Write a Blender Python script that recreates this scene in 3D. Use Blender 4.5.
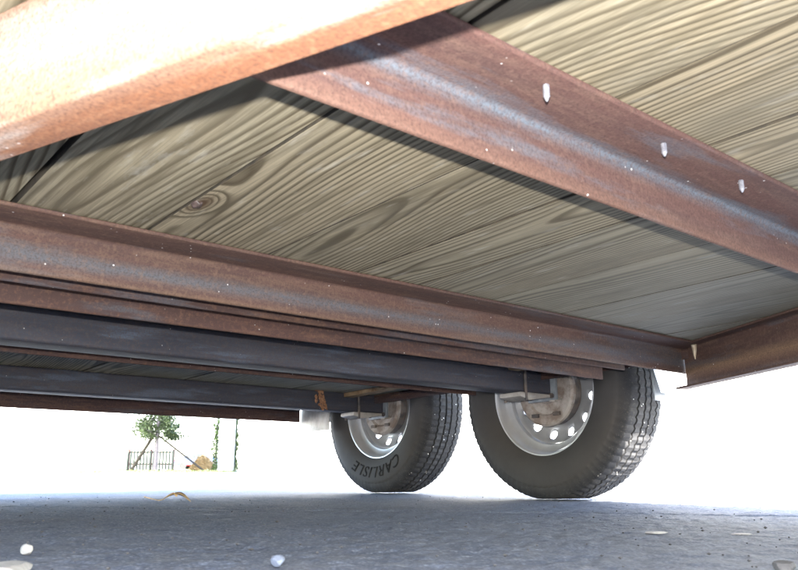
import bpy, bmesh, math, random
import numpy as np
from mathutils import Vector, Matrix

for o in list(bpy.data.objects):
    bpy.data.objects.remove(o)
scn = bpy.context.scene
col = scn.collection
rng = random.Random(7)
nrg = np.random.default_rng(11)

# ------------------------------------------------------------------ camera
W, H, FPX, CX, CY = 798., 570., 776., 399., 285.
CAM_H = 0.094                       # lens height above the asphalt
HORIZON = 468.
PHI = math.atan((HORIZON - CY) / FPX)
cam_d = bpy.data.cameras.new('camera')
cam_d.sensor_width = 36.0
cam_d.lens = 36.0 * FPX / W
cam_d.clip_start = 0.01
cam_d.clip_end = 2000.0
cam_d.dof.use_dof = True
cam_d.dof.focus_distance = 1.8
cam_d.dof.aperture_fstop = 15.0
cam = bpy.data.objects.new('camera', cam_d)
col.objects.link(cam)
cam.location = (0, 0, CAM_H)
cam.rotation_euler = (math.pi / 2 + PHI, 0, 0)
scn.camera = cam

# trailer frame (x across, y to the rear, z up) seen from the camera, from the vanishing points
def _n(v): return v / np.linalg.norm(v)
_Y = _n(np.array([-268 - CX, 497 - CY, FPX]))
_X = np.array([1370 - CX, 477 - CY, FPX]); _X = _n(_X - _Y * (_X @ _Y))
_Z = np.cross(_X, _Y)
if _Z[1] > 0: _Z = -_Z
R_CT = np.stack([_X, _Y, _Z])                               # camera -> trailer
W_C = np.array([[1, 0, 0], [0, math.sin(PHI), math.cos(PHI)], [0, -math.cos(PHI), math.sin(PHI)]])
T2W = W_C @ R_CT.T                                          # trailer -> world
def t2w(p): return T2W @ np.array(p, float) + np.array([0, 0, CAM_H])

# ------------------------------------------------------------------ sky, sun, flash, exposure
SUN_T = _n(np.array([0.085, 0.62, -0.43]))                  # travel direction in the trailer frame
SUN_W = _n(T2W @ SUN_T)
elev = math.asin(-SUN_W[2]); azim = math.atan2(-SUN_W[0], -SUN_W[1])
world = bpy.data.worlds.new('World'); scn.world = world; world.use_nodes = True
nt = world.node_tree; nt.nodes.clear()
sky = nt.nodes.new('ShaderNodeTexSky'); sky.sky_type = 'NISHITA'; sky.sun_disc = False
sky.sun_elevation = elev; sky.sun_rotation = azim
sky.air_density = 1.0; sky.dust_density = 1.6; sky.ozone_density = 1.0
bg = nt.nodes.new('ShaderNodeBackground'); bg.inputs[1].default_value = 0.15
wo = nt.nodes.new('ShaderNodeOutputWorld')
nt.links.new(sky.outputs[0], bg.inputs[0]); nt.links.new(bg.outputs[0], wo.inputs[0])

sd = bpy.data.lights.new('sun', 'SUN'); sd.energy = 5.0; sd.angle = math.radians(0.5); sd.color = (1, .95, .88)
sun = bpy.data.objects.new('sun', sd); col.objects.link(sun)
sun.location = (-2, -6, 8)
sun.rotation_euler = Vector(SUN_W).to_track_quat('-Z', 'Y').to_euler()

# the photograph was taken with the camera's flash (hard shadows hug every beam): a small lamp above the lens
fd = bpy.data.lights.new('camera_flash', 'SPOT'); fd.energy = 8.5; fd.shadow_soft_size = 0.006
fd.spot_size = math.radians(125); fd.spot_blend = 0.45; fd.color = (1.0, .97, .93)
flash = bpy.data.objects.new('camera_flash', fd); col.objects.link(flash)
flash.location = t2w((-0.008, -0.012, 0.052))
flash.rotation_euler = (math.pi / 2 + PHI, 0, 0)

vs = scn.view_settings
vs.view_transform = 'Standard'; vs.look = 'None'; vs.gamma = 1.0; vs.use_curve_mapping = False
vs.exposure = 3.75
scn.render.engine = 'CYCLES'
scn.cycles.max_bounces = 6; scn.cycles.diffuse_bounces = 4; scn.cycles.glossy_bounces = 2
scn.cycles.caustics_reflective = False; scn.cycles.caustics_refractive = False

# ------------------------------------------------------------------ material helpers
class M:
    def __init__(s, name, rough=.6, metal=0.0, spec=.5):
        s.m = bpy.data.materials.new(name); s.m.use_nodes = True
        s.t = s.m.node_tree; s.b = s.t.nodes['Principled BSDF']
        s.b.inputs['Roughness'].default_value = rough; s.b.inputs['Metallic'].default_value = metal
        s.b.inputs['Specular IOR Level'].default_value = spec
    def node(s, kind, **kw):
        n = s.t.nodes.new(kind)
        for k, v in kw.items(): setattr(n, k, v)
        return n
    def link(s, a, b): s.t.links.new(a, b)
    def put(s, sock, v):
        if hasattr(v, 'is_linked') or hasattr(v, 'links'): s.link(v, sock)
        else: sock.default_value = v
    def coord(s, which='Object'): return s.node('ShaderNodeTexCoord').outputs[which]
    def scale(s, v, xyz):
        n = s.node('ShaderNodeVectorMath', operation='MULTIPLY'); s.put(n.inputs[0], v); n.inputs[1].default_value = xyz
        return n.outputs[0]
    def add(s, v, w):
        n = s.node('ShaderNodeVectorMath', operation='ADD'); s.put(n.inputs[0], v); s.put(n.inputs[1], w)
        return n.outputs[0]
    def sep(s, v):
        n = s.node('ShaderNodeSeparateXYZ'); s.put(n.inputs[0], v); return n.outputs
    def comb(s, x, y, z):
        n = s.node('ShaderNodeCombineXYZ')
        for i, q in enumerate((x, y, z)): s.put(n.inputs[i], q)
        return n.outputs[0]
    def math(s, op, a, b=0.0, c=0.0):
        n = s.node('ShaderNodeMath', operation=op)
        s.put(n.inputs[0], a); s.put(n.inputs[1], b); s.put(n.inputs[2], c)
        return n.outputs[0]
    def noise(s, v, scale=5., detail=4., rough=.55, dist=0.):
        n = s.node('ShaderNodeTexNoise'); s.put(n.inputs['Vector'], v)
        n.inputs['Scale'].default_value = scale; n.inputs['Detail'].default_value = detail
        n.inputs['Roughness'].default_value = rough; n.inputs['Distortion'].default_value = dist
        return n.outputs[0]
    def voro(s, v, scale=5., feature='F1', out=0):
        n = s.node('ShaderNodeTexVoronoi', feature=feature); s.put(n.inputs['Vector'], v); n.inputs['Scale'].default_value = scale
        return n.outputs[out]
    def ramp(s, f, *stops):
        n = s.node('ShaderNodeValToRGB'); s.put(n.inputs[0], f)
        e = n.color_ramp.elements
        while len(e) < len(stops): e.new(0.5)
        for q, (p, c) in zip(e, stops):
            q.position = p
            q.color = (c, c, c, 1) if isinstance(c, (int, float)) else (*c, 1)
        return n.outputs[0]
    def mix(s, f, a, b, mode='MIX'):
        n = s.node('ShaderNodeMix', data_type='RGBA', blend_type=mode)
        s.put(n.inputs[0], f)
        for i, q in ((6, a), (7, b)):
            if isinstance(q, tuple): n.inputs[i].default_value = (*q, 1) if len(q) == 3 else q
            else: s.link(q, n.inputs[i])
        return n.outputs[2]
    def color(s, c): s.put(s.b.inputs['Base Color'], (*c, 1) if isinstance(c, tuple) else c)
    def bump(s, h, strength=.3, dist=.002):
        n = s.node('ShaderNodeBump'); s.put(n.inputs['Height'], h)
        n.inputs['Strength'].default_value = strength; n.inputs['Distance'].default_value = dist
        s.link(n.outputs[0], s.b.inputs['Normal'])

def mat_wood():
    m = M('treated_pine', .75, spec=.3)
    oi = m.node('ShaderNodeObjectInfo'); r = oi.outputs['Random']
    c = m.coord(); sx, sy, sz = m.sep(c)
    y = m.math('ADD', sy, m.math('MULTIPLY', r, 57.0)); z = m.math('ADD', sz, m.math('MULTIPLY', r, 13.0))
    p = m.comb(sx, y, z)
    at = m.node('ShaderNodeAttribute', attribute_type='OBJECT', attribute_name='knot')
    kx, ky, ks = m.sep(at.outputs['Vector'])
    dx = m.math('DIVIDE', m.math('SUBTRACT', sx, kx), .020); dy = m.math('DIVIDE', m.math('SUBTRACT', sy, ky), .05)
    kn = m.math('MULTIPLY', ks, m.math('POWER', 2.718, m.math('MULTIPLY', -1.0, m.math('ADD', m.math('MULTIPLY', dx, dx), m.math('MULTIPLY', dy, dy)))))
    n1 = m.noise(m.scale(p, (.8, .45, 1)), 1.0, 1.5)                       # where the pith runs
    pith = m.math('MULTIPLY', m.math('SUBTRACT', n1, .5), .62)
    n3 = m.noise(m.scale(p, (.4, 1.0, 1)), 1.0, 2.5)
    depth = m.math('ADD', .012, m.math('MULTIPLY', n3, .070))
    n2 = m.noise(m.scale(p, (13, 1.5, 1)), 1.0, 3)
    x2 = m.math('SUBTRACT', sx, pith)
    rad = m.math('SQRT', m.math('ADD', m.math('MULTIPLY', x2, x2), m.math('MULTIPLY', depth, depth)))
    rad = m.math('ADD', rad, m.math('MULTIPLY', m.math('SUBTRACT', n2, .5), .0085))
    rad = m.math('ADD', rad, m.math('MULTIPLY', kn, .035))
    ring = m.math('FRACT', m.math('MULTIPLY', rad, 122.0))
    late = m.ramp(ring, (0, .08), (.38, .0), (.60, .6), (.76, 1), (.88, .9), (.97, .1))
    wide = m.noise(m.scale(p, (9, 1.0, 1)), 1.0, 2)
    late = m.math('MULTIPLY', late, m.ramp(wide, (.25, .65), (.55, 1.0)))
    tone = m.noise(m.scale(p, (5, .8, 1)), 1.0, 3)
    early = m.mix(m.ramp(tone, (.3, 0), (.7, 1)), (.410, .340, .225), (.330, .298, .210))
    lc = m.mix(tone, (.056, .043, .025), (.095, .070, .040))
    base = m.mix(late, early, lc)
    st = m.noise(m.scale(p, (46, 2.2, 1)), 1.0, 4, .65)
    base = m.mix(m.ramp(st, (.50, 0), (.68, .75)), base, (.115, .092, .056))
    fib = m.noise(m.scale(p, (420, 7, 1)), 1.0, 2)
    base = m.mix(m.ramp(fib, (.34, .5), (.6, 0)), base, (.14, .12, .075))
    base = m.mix(m.math('MULTIPLY', m.ramp(m.noise(m.scale(p, (60, 9, 1)), 1.0, 4), (.62, 0), (.72, 1)), .35), base, (.60, .57, .48))
    # the boards differ a little; a few are greyer
    gre = m.node('ShaderNodeAttribute', attribute_type='OBJECT', attribute_name='grey').outputs['Fac']
    base = m.mix(m.math('MULTIPLY', gre, .75), base, m.mix(m.noise(m.scale(p, (10, 3, 1)), 1.0, 5), (.25, .245, .20), (.43, .42, .36)))
    hsv = m.node('ShaderNodeHueSaturation'); m.link(base, hsv.inputs['Color'])
    m.link(m.math('ADD', .86, m.math('MULTIPLY', r, .24)), hsv.inputs['Value'])
    base = m.mix(m.math('MINIMUM', 1.0, m.math('MULTIPLY', m.math('POWER', kn, 3.0), 1.2)), hsv.outputs[0], (.09, .055, .03))
    grime = m.noise(m.scale(p, (7, 2.6, 1)), 1.0, 6, .7)
    base = m.mix(m.ramp(grime, (.50, 0), (.74, .55)), base, (.13, .118, .088))
    chalk = m.noise(m.scale(p, (22, 5, 1)), 1.0, 6, .75)
    base = m.mix(m.ramp(chalk, (.60, 0), (.76, .5)), base, (.44, .43, .38))
    m.color(base)
    m.bump(m.math('ADD', m.math('MULTIPLY', late, -.5), m.math('MULTIPLY', fib, .5)), .35, .0012)
    return m.m

def mat_steel(name, rust, dark, scale_c, pale, streak=None, low=None, spk=1.0, band=.5, shine=.0):
    """hot rolled steel: u runs along the bar, v round its section (metres)"""
    m = M(name, .62, spec=.22)
    uv = m.coord('UV'); u, v, _ = m.sep(uv)
    oi = m.node('ShaderNodeObjectInfo'); r = m.math('MULTIPLY', oi.outputs['Random'], 31.)
    q = m.comb(m.math('ADD', u, r), v, r)
    o = m.coord()
    a = m.noise(m.scale(q, (2.2, 28, 1)), 1.0, 5, .6)
    b = m.noise(m.scale(q, (9, 60, 1)), 1.0, 6, .65)
    f = m.noise(o, 320., 4, .7)
    base = m.mix(m.ramp(a, (.3, 0), (.7, 1)), dark, rust)
    base = m.mix(m.math('MULTIPLY', m.ramp(b, (.5, 0), (.68, 1)), band), base, pale)
    sc = m.ramp(m.noise(m.scale(q, (3.2, 22, 1)), 1.0, 5, .62), (.54, 0), (.64, 1))
    base = m.mix(m.math('MULTIPLY', sc, .55), base, scale_c)
    if streak:
        v0, w = streak
        d = m.math('ABSOLUTE', m.math('SUBTRACT', v, m.math('ADD', v0, m.math('MULTIPLY', m.math('SUBTRACT', a, .5), .014))))
        e = m.math('SUBTRACT', 1.0, m.math('SMOOTH_MIN', 1.0, m.math('DIVIDE', d, w), .4))
        e = m.math('MULTIPLY', e, m.ramp(m.noise(m.scale(q, (12, 150, 1)), 1.0, 5, .7), (.3, .45), (.62, 1)))
        base = m.mix(m.math('MULTIPLY', m.math('MAXIMUM', e, 0.0), 1.15), base, scale_c)
    if low:
        v0, w, lc = low
        d = m.math('ABSOLUTE', m.math('SUBTRACT', v, m.math('ADD', v0, m.math('MULTIPLY', m.math('SUBTRACT', b, .5), .02))))
        e = m.math('MAXIMUM', 0.0, m.math('SUBTRACT', 1.0, m.math('DIVIDE', d, w)))
        base = m.mix(m.math('MULTIPLY', e, .8), base, lc)
    base = m.mix(m.ramp(f, (.34, .6), (.56, 0)), base, (.045, .028, .026))
    base = m.mix(m.math('MULTIPLY', m.ramp(m.noise(o, 140., 5, .7), (.50, 0), (.68, 1)), .45), base, pale)
    sp = m.voro(o, 70.)
    sp2 = m.noise(o, 19., 2)
    base = m.mix(m.math('MULTIPLY', m.math('MULTIPLY', m.ramp(sp, (.05, 1), (.11, 0)), m.ramp(sp2, (.55, 0), (.62, 1))), spk), base, (.8, .79, .76))
    m.color(base)
    m.b.inputs['Roughness'].default_value = .72 - shine
    m.bump(m.math('ADD', f, m.math('MULTIPLY', b, .6)), .35, .0012)
    return m.m

def mat_noise(name, c1, c2, scale=20., rough=.6, metal=0., bump=.15, bd=.001, spec=.5, coord='Object', lo=.35, hi=.65):
    m = M(name, rough, metal, spec); c = m.coord(coord)
    n = m.noise(c, scale, 5, .6)
    m.color(m.mix(m.ramp(n, (lo, 0), (hi, 1)), c1, c2))
    if bump: m.bump(m.noise(c, scale * 4, 4, .6), bump, bd)
    return m.m

def mat_rubber():
    m = M('tyre_rubber', .78, spec=.3); o = m.coord()
    n = m.noise(o, 9., 6, .65); f = m.noise(o, 160., 3, .7)
    base = m.mix(m.ramp(n, (.35, 0), (.7, 1)), (.018, .019, .022), (.038, .038, .039))
    base = m.mix(m.math('MULTIPLY', m.ramp(f, (.55, 0), (.75, 1)), .35), base, (.16, .15, .13))
    # grit stuck in the tread
    x, y, z = m.sep(o); rr = m.math('SQRT', m.math('ADD', m.math('MULTIPLY', y, y), m.math('MULTIPLY', z, z)))
    tread = m.ramp(rr, (.333, 0), (.337, 1))
    sp = m.math('MULTIPLY', m.ramp(m.voro(o, 75.), (.12, 1), (.17, 0)), m.ramp(m.noise(o, 33., 2), (.56, 0), (.62, 1)))
    base = m.mix(m.math('MULTIPLY', sp, tread), base, (.75, .74, .70))
    dust = m.mix(n, (.034, .032, .031), (.060, .056, .053))
    base = m.mix(m.ramp(rr, (.300, 1), (.330, 0)), base, dust)
    m.color(base); m.bump(f, .25, .0008)
    return m.m

def mat_ground():
    m = M('worn_asphalt', .82, spec=.35)
    g = m.node('ShaderNodeNewGeometry').outputs['Position']
    st = m.voro(g, 210., out=1)
    cell = m.voro(g, 210.)
    big = m.noise(g, 1.1, 5, .6); mid = m.noise(g, 14., 5, .65); fine = m.noise(g, 420., 3, .7)
    s1 = m.sep(st)[0]
    base = m.ramp(s1, (0, (.078, .096, .142)), (.45, (.104, .126, .178)), (.72, (.140, .162, .214)), (1, (.190, .212, .258)))
    tar = m.ramp(cell, (.30, 0), (.62, 1))
    base = m.mix(m.math('MULTIPLY', tar, .75), base, (.050, .062, .092))
    base = m.mix(m.ramp(mid, (.45, 0), (.75, .55)), base, (.135, .140, .148))
    base = m.mix(m.ramp(big, (.42, 0), (.66, .45)), base, (.165, .187, .235))
    base = m.mix(m.ramp(m.noise(g, 2.3, 4, .6), (.52, 0), (.72, .5)), base, (.055, .062, .08))
    # slightly paler past the joint; pale yard past the shade edge added for bounce
    at = m.node('ShaderNodeAttribute', attribute_name='slab_bounce').outputs['Fac']
    slab_bounce_c = m.mix(mid, (.42, .415, .40), (.54, .535, .52))
    slab_bounce_c = m.mix(m.ramp(s1, (.8, 0), (1, .35)), slab_bounce_c, (.14, .14, .14))
    base = m.mix(at, base, slab_bounce_c)
    m.color(base)
    m.bump(m.math('ADD', m.math('MULTIPLY', cell, -1.0), m.math('MULTIPLY', fine, .3)), .3, .002)
    return m.m

MAT = {
 'wood': mat_wood(),
 'rust': mat_steel('rusty_angle_steel', (.136, .072, .060), (.084, .052, .048), (.12, .142, .17), (.19, .118, .09), streak=(.163, .015), low=(.232, .030, (.19, .105, .070))),
 'rust_b': mat_steel('rusty_angle_steel_brown', (.110, .060, .046), (.068, .043, .038), (.090, .095, .105), (.17, .11, .075), streak=(.192, .016), spk=.9, low=(.232, .022, (.20, .125, .072))),
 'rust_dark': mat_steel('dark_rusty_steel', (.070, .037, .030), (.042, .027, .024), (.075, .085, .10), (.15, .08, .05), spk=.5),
 'tongue': mat_steel('flash_lit_rusty_channel', (.225, .098, .050), (.155, .072, .043), (.40, .38, .35), (.30, .16, .09), spk=.5, band=.5, low=(.047, .080, (.46, .37, .29))),  # lighter copy of the same steel; flash glare put into base and web colour
 'axle': mat_steel('painted_axle_steel', (.046, .050, .062), (.022, .027, .038), (.085, .11, .15), (.075, .055, .045), spk=.35, band=.3, shine=.08),
 'rubber': mat_rubber(),
 'letter': mat_noise('tyre_lettering', (.018, .017, .017), (.026, .025, .024), 60, .95, spec=.08),
 'rim': mat_noise('silver_wheel_paint', (.50, .51, .53), (.62, .63, .65), 12, .34, .55, .08, lo=.3, hi=.7),
 'brake': mat_noise('rusty_brake_steel', (.17, .13, .105), (.33, .30, .27), 22, .7, bump=.4, lo=.4, hi=.6),
 'brake_dark': mat_noise('dark_brake_steel', (.045, .042, .042), (.12, .09, .07), 30, .65, bump=.3),
 'galv': mat_noise('dull_zinc_plate', (.26, .24, .21), (.40, .37, .33), 25, .5, .3, .15),
 'greymetal': mat_noise('blue_grey_bracket', (.16, .18, .20), (.26, .28, .29), 30, .55, .2, .2),
 'screw': mat_noise('zinc_screw', (.22, .22, .25), (.36, .36, .39), 200, .3, .35, .1),
 'fender': mat_noise('pale_fender_paint', (.55, .56, .57), (.66, .67, .68), 6, .4, .1, .05),
 'scab': mat_noise('flaking_rust', (.22, .10, .045), (.36, .19, .10), 120, .9, bump=.8, bd=.003),
 'weld': mat_noise('weld_bead', (.34, .26, .17), (.45, .38, .28), 90, .5, .3, .4),
 'knot': mat_noise('knot_wood', (.035, .024, .02), (.12, .085, .075), 120, .45, bump=.4),
 'ground': mat_ground(),
 'spring': mat_noise('rusty_spring_steel', (.20, .115, .055), (.36, .25, .14), 26, .75, bump=.4),
 'edge': mat_noise('grime_and_shade_edge', (.035, .030, .022), (.075, .060, .040), 40, .9, bump=.3),  # board sides: grime, with the shade of the gaps put into the colour
}

# ------------------------------------------------------------------ mesh helpers
def link(name, verts, faces, mat, parent=None, uvs=None, smooth=False, loc=None):
    me = bpy.data.meshes.new(name)
    me.from_pydata([tuple(map(float, v)) for v in verts], [], [tuple(f) for f in faces])
    if uvs is not None:
        l = me.uv_layers.new(name='UVMap')
        for i, uv in enumerate(uvs): l.data[i].uv = uv
    if mat is not None: me.materials.append(mat)
    if smooth:
        me.polygons.foreach_set('use_smooth', [True] * len(me.polygons))
    me.update()
    o = bpy.data.objects.new(name, me); col.objects.link(o)
    if loc is not None: o.location = loc
    if parent is not None: o.parent = parent
    return o
def tag(o, label, cat, group=None, kind=None):
    if label: o['label'] = label
    if cat: o['category'] = cat
    if group: o['group'] = group
    if kind: o['kind'] = kind
    return o
def smooth_by_angle(o, deg=35):
    me = o.data
    me.polygons.foreach_set('use_smooth', [True] * len(me.polygons))
    bm = bmesh.new(); bm.from_mesh(me)
    for e in bm.edges:
        if len(e.link_faces) == 2 and e.calc_face_angle(0) > math.radians(deg): e.smooth = False
    bm.to_mesh(me); bm.free()
    return o
def empty(name, loc=(0, 0, 0), parent=None):
    o = bpy.data.objects.new(name, None); o.empty_display_size = .1; col.objects.link(o)
    o.location = loc
    if parent: o.parent = parent
    return o
def bbox_mesh(b, x0, x1, y0, y1, z0, z1):
    V, F = b; n = len(V)
    V += [(x0, y0, z0), (x1, y0, z0), (x1, y1, z0), (x0, y1, z0), (x0, y0, z1), (x1, y0, z1), (x1, y1, z1), (x0, y1, z1)]
    F += [tuple(n + i for i in f) for f in ((0, 3, 2, 1), (4, 5, 6, 7), (0, 1, 5, 4), (1, 2, 6, 5), (2, 3, 7, 6), (3, 0, 4, 7))]
def bevel(o, w=.002, seg=2, deg=30):
    bm = bmesh.new(); bm.from_mesh(o.data)
    es = [e for e in bm.edges if len(e.link_faces) == 2 and e.calc_face_angle(0) > math.radians(deg)]
    bmesh.ops.bevel(bm, geom=es, offset=w, segments=seg, affect='EDGES', profile=.6)
    bm.to_mesh(o.data); bm.free()
    return smooth_by_angle(o, 32)
def box(name, x0, x1, y0, y1, z0, z1, mat, parent=None, bv=.002, seg=2):
    b = ([], []); bbox_mesh(b, x0, x1, y0, y1, z0, z1)
    o = link(name, b[0], b[1], mat, parent)
    if bv: bevel(o, bv, seg)
    return o
def prism(name, p0, p1, lat, prof, mat, parent=None, nseg=1, wob=0.0):
    """extrude a section (a along lat, b up) from p0 to p1; uv in metres"""
    p0, p1, lat = (np.array(q, float) for q in (p0, p1, lat))
    d = p1 - p0; L = np.linalg.norm(d); k = len(prof)
    per = [0.]
    for i in range(k): per.append(per[-1] + math.dist(prof[i], prof[(i + 1) % k]))
    V, F, U = [], [], []
    for s in range(nseg + 1):
        t = s / nseg; c = p0 + d * t
        for a, b in prof: V.append(c + lat * a + np.array([0, 0, b]))
    for s in range(nseg):
        for i in range(k):
            j = (i + 1) % k
            F.append((s * k + i, s * k + j, (s + 1) * k + j, (s + 1) * k + i))
            u0, u1 = L * s / nseg, L * (s + 1) / nseg
            U += [(u0, per[i]), (u0, per[i + 1]), (u1, per[i + 1]), (u1, per[i])]
    F.append(tuple(range(k))[::-1]); U += [prof[i] for i in range(k)][::-1]
    F.append(tuple(nseg * k + i for i in range(k))); U += [prof[i] for i in range(k)]
    o = link(name, V, F, mat, parent, U)
    bm = bmesh.new(); bm.from_mesh(o.data); bmesh.ops.recalc_face_normals(bm, faces=bm.faces); bm.to_mesh(o.data); bm.free()
    return smooth_by_angle(o, 40)
def arc(cx, cy, r, a0, a1, n=4):
    return [(cx + r * math.cos(a0 + (a1 - a0) * i / n), cy + r * math.sin(a0 + (a1 - a0) * i / n)) for i in range(n + 1)]
PI = math.pi
def angle_prof(F, Wd, t=.006, r=.007, e=.003):
    """flange to -a at the top, web downwards"""
    return ([(-e * .3, 0), (-F + .001, 0)] + [(-F, -.001)] + arc(-F + e, -t + e, e, PI, 1.5 * PI, 3) +
            arc(-t - r, -t - r, r, .5 * PI, 0, 5) + arc(-t + e, -Wd + e, e, PI, 1.5 * PI, 3) + [(-.001, -Wd), (0, -Wd + .001), (0, -e * .3)])
def channel_prof(D, Fl, t=.005, e=.004, r=.006):
    """web at a=0, flanges to +a"""
    return (arc(e, -e, e, .5 * PI, PI, 3) + arc(e, -D + e, e, PI, 1.5 * PI, 3) + [(Fl - .001, -D), (Fl, -D + .001)] +
            [(Fl, -D + t)] + arc(t + r, -D + t + r, r, 1.5 * PI, PI, 4) + arc(t + r, -t - r, r, PI, .5 * PI, 4) + [(Fl, -t), (Fl, -.001), (Fl - .001, 0)])
def tube_prof(w, h, e=.008):
    q = []
    for cx, cy, a in ((w / 2 - e, h / 2 - e, 0), (-w / 2 + e, h / 2 - e, .5 * PI), (-w / 2 + e, -h / 2 + e, PI), (w / 2 - e, -h / 2 + e, 1.5 * PI)):
        q += arc(cx, cy, e, a, a + .5 * PI, 4)
    return q
def lathe(name, prof, seg, mat, parent=None, closed=False, f=None):
    """spin (axial x, radius) round the x axis; f(i,j,a,r)->(a,r) may shape it"""
    V, F = [], []; k = len(prof)
    for s in range(seg):
        th = 2 * PI * s / seg
        for j, (a, r) in enumerate(prof):
            if f: a, r = f(s, j, a, r)
            V.append((a, r * math.sin(th), -r * math.cos(th)))
    for s in range(seg):
        t = (s + 1) % seg
        for j in range(k if closed else k - 1):
            jj = (j + 1) % k
            F.append((s * k + j, s * k + jj, t * k + jj, t * k + j))
    return link(name, V, F, mat, parent)
def tube_path(pts, r, n=8):
    V, F = [], []; pts = [np.array(p, float) for p in pts]
    up = np.array([.13, .31, .94])
    for i, p in enumerate(pts):
        d = _n(pts[min(i + 1, len(pts) - 1)] - pts[max(i - 1, 0)])
        a = _n(np.cross(d, up)); b = np.cross(d, a)
        rr = r[i] if isinstance(r, (list, tuple)) else r
        for k in range(n):
            V.append(p + (a * math.cos(2 * PI * k / n) + b * math.sin(2 * PI * k / n)) * rr)
    for i in range(len(pts) - 1):
        for k in range(n):
            F.append((i * n + k, i * n + (k + 1) % n, (i + 1) * n + (k + 1) % n, (i + 1) * n + k))
    F.append(tuple(range(n))[::-1]); F.append(tuple((len(pts) - 1) * n + k for k in range(n)))
    return V, F

# ------------------------------------------------------------------ ground: one sheet, fine where the lens is close
def grown(a, b, step, far, ratio):
    mid = list(np.arange(a, b + 1e-6, step)); out = []; x = b; s = step
    while x < far[1]:
        s *= ratio; x += s; out.append(x)
    pre = []; x = a; s = step
    while x > far[0]:
        s *= ratio; x -= s; pre.append(x)
    return np.array(pre[::-1] + mid + out)
gx = grown(-1.25, 1.25, .0065, (-420, 420), 1.2)
gy = grown(.50, 2.7, .0055, (-300, 900), 1.2)
GX, GY = np.meshgrid(gx, gy)
def vnoise(x, y, s, seed):
    x, y = x / s, y / s
    xi, yi = np.floor(x).astype(np.int64), np.floor(y).astype(np.int64); xf, yf = x - xi, y - yi
    def hsh(a, b):
        n = (a * 374761393 + b * 668265263 + seed * 982451653) & 0x7fffffff
        n = ((n ^ (n >> 13)) * 1274126177) & 0x7fffffff
        return ((n ^ (n >> 16)) & 0xffff) / 65535.
    u, v = xf * xf * (3 - 2 * xf), yf * yf * (3 - 2 * yf)
    return (hsh(xi, yi) * (1 - u) + hsh(xi + 1, yi) * u) * (1 - v) + (hsh(xi, yi + 1) * (1 - u) + hsh(xi + 1, yi + 1) * u) * v
def stones(x, y, s, seed):
    xi, yi = np.floor(x / s).astype(np.int64), np.floor(y / s).astype(np.int64); best = np.zeros_like(x)
    for i in (-1, 0, 1):
        for j in (-1, 0, 1):
            a, b = xi + i, yi + j
            n = (a * 73856093 ^ b * 19349663 ^ seed * 83492791) & 0x7fffffff
            n = ((n ^ (n >> 13)) * 1274126177) & 0x7fffffff
            r1 = (n & 1023) / 1023.; r2 = ((n >> 10) & 1023) / 1023.; r3 = ((n >> 20) & 1023) / 1023.
            d = np.hypot(x - (a + r1) * s, y - (b + r2) * s) / (s * (.38 + .4 * r3))
            best = np.maximum(best, np.sqrt(np.maximum(0, 1 - d * d)) * (.35 + .65 * r3))
    return best
near = np.clip((4.0 - np.hypot(GX, GY - 1.2)) / 1.5, 0, 1)
GZ = (stones(GX, GY, .016, 3) * .0022 + stones(GX, GY, .030, 5) * .0014 + (vnoise(GX, GY, .05, 1) - .5) * .002) * near
GZ += (vnoise(GX, GY, .45, 9) - .5) * .006 * near
# the joint between the asphalt and the paler slab, running under the wheels
J0, J1 = np.array([0.297, 1.86]), np.array([0.82, 1.66])
# (a long joint across the drive)
Jd = _n(np.array([.93, -.20])); Jn = np.array([-Jd[1], Jd[0]])
jd = (GX - .57) * Jn[0] + (GY - 1.80) * Jn[1] + (vnoise(GX, GY, .12, 21) - .5) * .03 + (vnoise(GX, GY, .03, 22) - .5) * .012
GZ -= .020 * np.exp(-(jd / .012) ** 2) * near
GZ -= .0065
nx, ny = len(gx), len(gy)
me = bpy.data.meshes.new('ground')
co = np.stack([GX, GY, GZ], -1).reshape(-1, 3)
idx = (np.arange(ny - 1)[:, None] * nx + np.arange(nx - 1)[None]).reshape(-1)
quads = np.stack([idx, idx + 1, idx + nx + 1, idx + nx], -1)
me.vertices.add(len(co)); me.vertices.foreach_set('co', co.reshape(-1))
me.loops.add(quads.size); me.loops.foreach_set('vertex_index', quads.reshape(-1))
me.polygons.add(len(quads)); me.polygons.foreach_set('loop_start', np.arange(0, quads.size, 4)); me.polygons.foreach_set('loop_total', np.full(len(quads), 4))
me.polygons.foreach_set('use_smooth', np.ones(len(quads), bool))
at = me.attributes.new('slab_bounce', 'FLOAT', 'POINT'); _W2T = T2W.T; TX = _W2T[0, 0] * GX + _W2T[0, 1] * GY; TY = _W2T[1, 0] * GX + _W2T[1, 1] * GY
pad = np.maximum(np.maximum(TX - 2.55, -1.9 - TX), np.maximum(TY - 3.9, -1.6 - TY)) + (vnoise(GX, GY, .3, 4) - .5) * .1  # pale ground starts past the shade edge, added to bounce light under the deck
slab_bounce = np.maximum(np.clip(jd / .02 + .3, 0, 1) * .02, np.clip(pad / .05, 0, 1))
at.data.foreach_set('value', slab_bounce.reshape(-1))
me.update(); me.validate()
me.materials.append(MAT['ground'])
ground = bpy.data.objects.new('ground', me); col.objects.link(ground)
tag(ground, 'worn grey asphalt drive under and around the trailer', 'ground', kind='structure')

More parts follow.
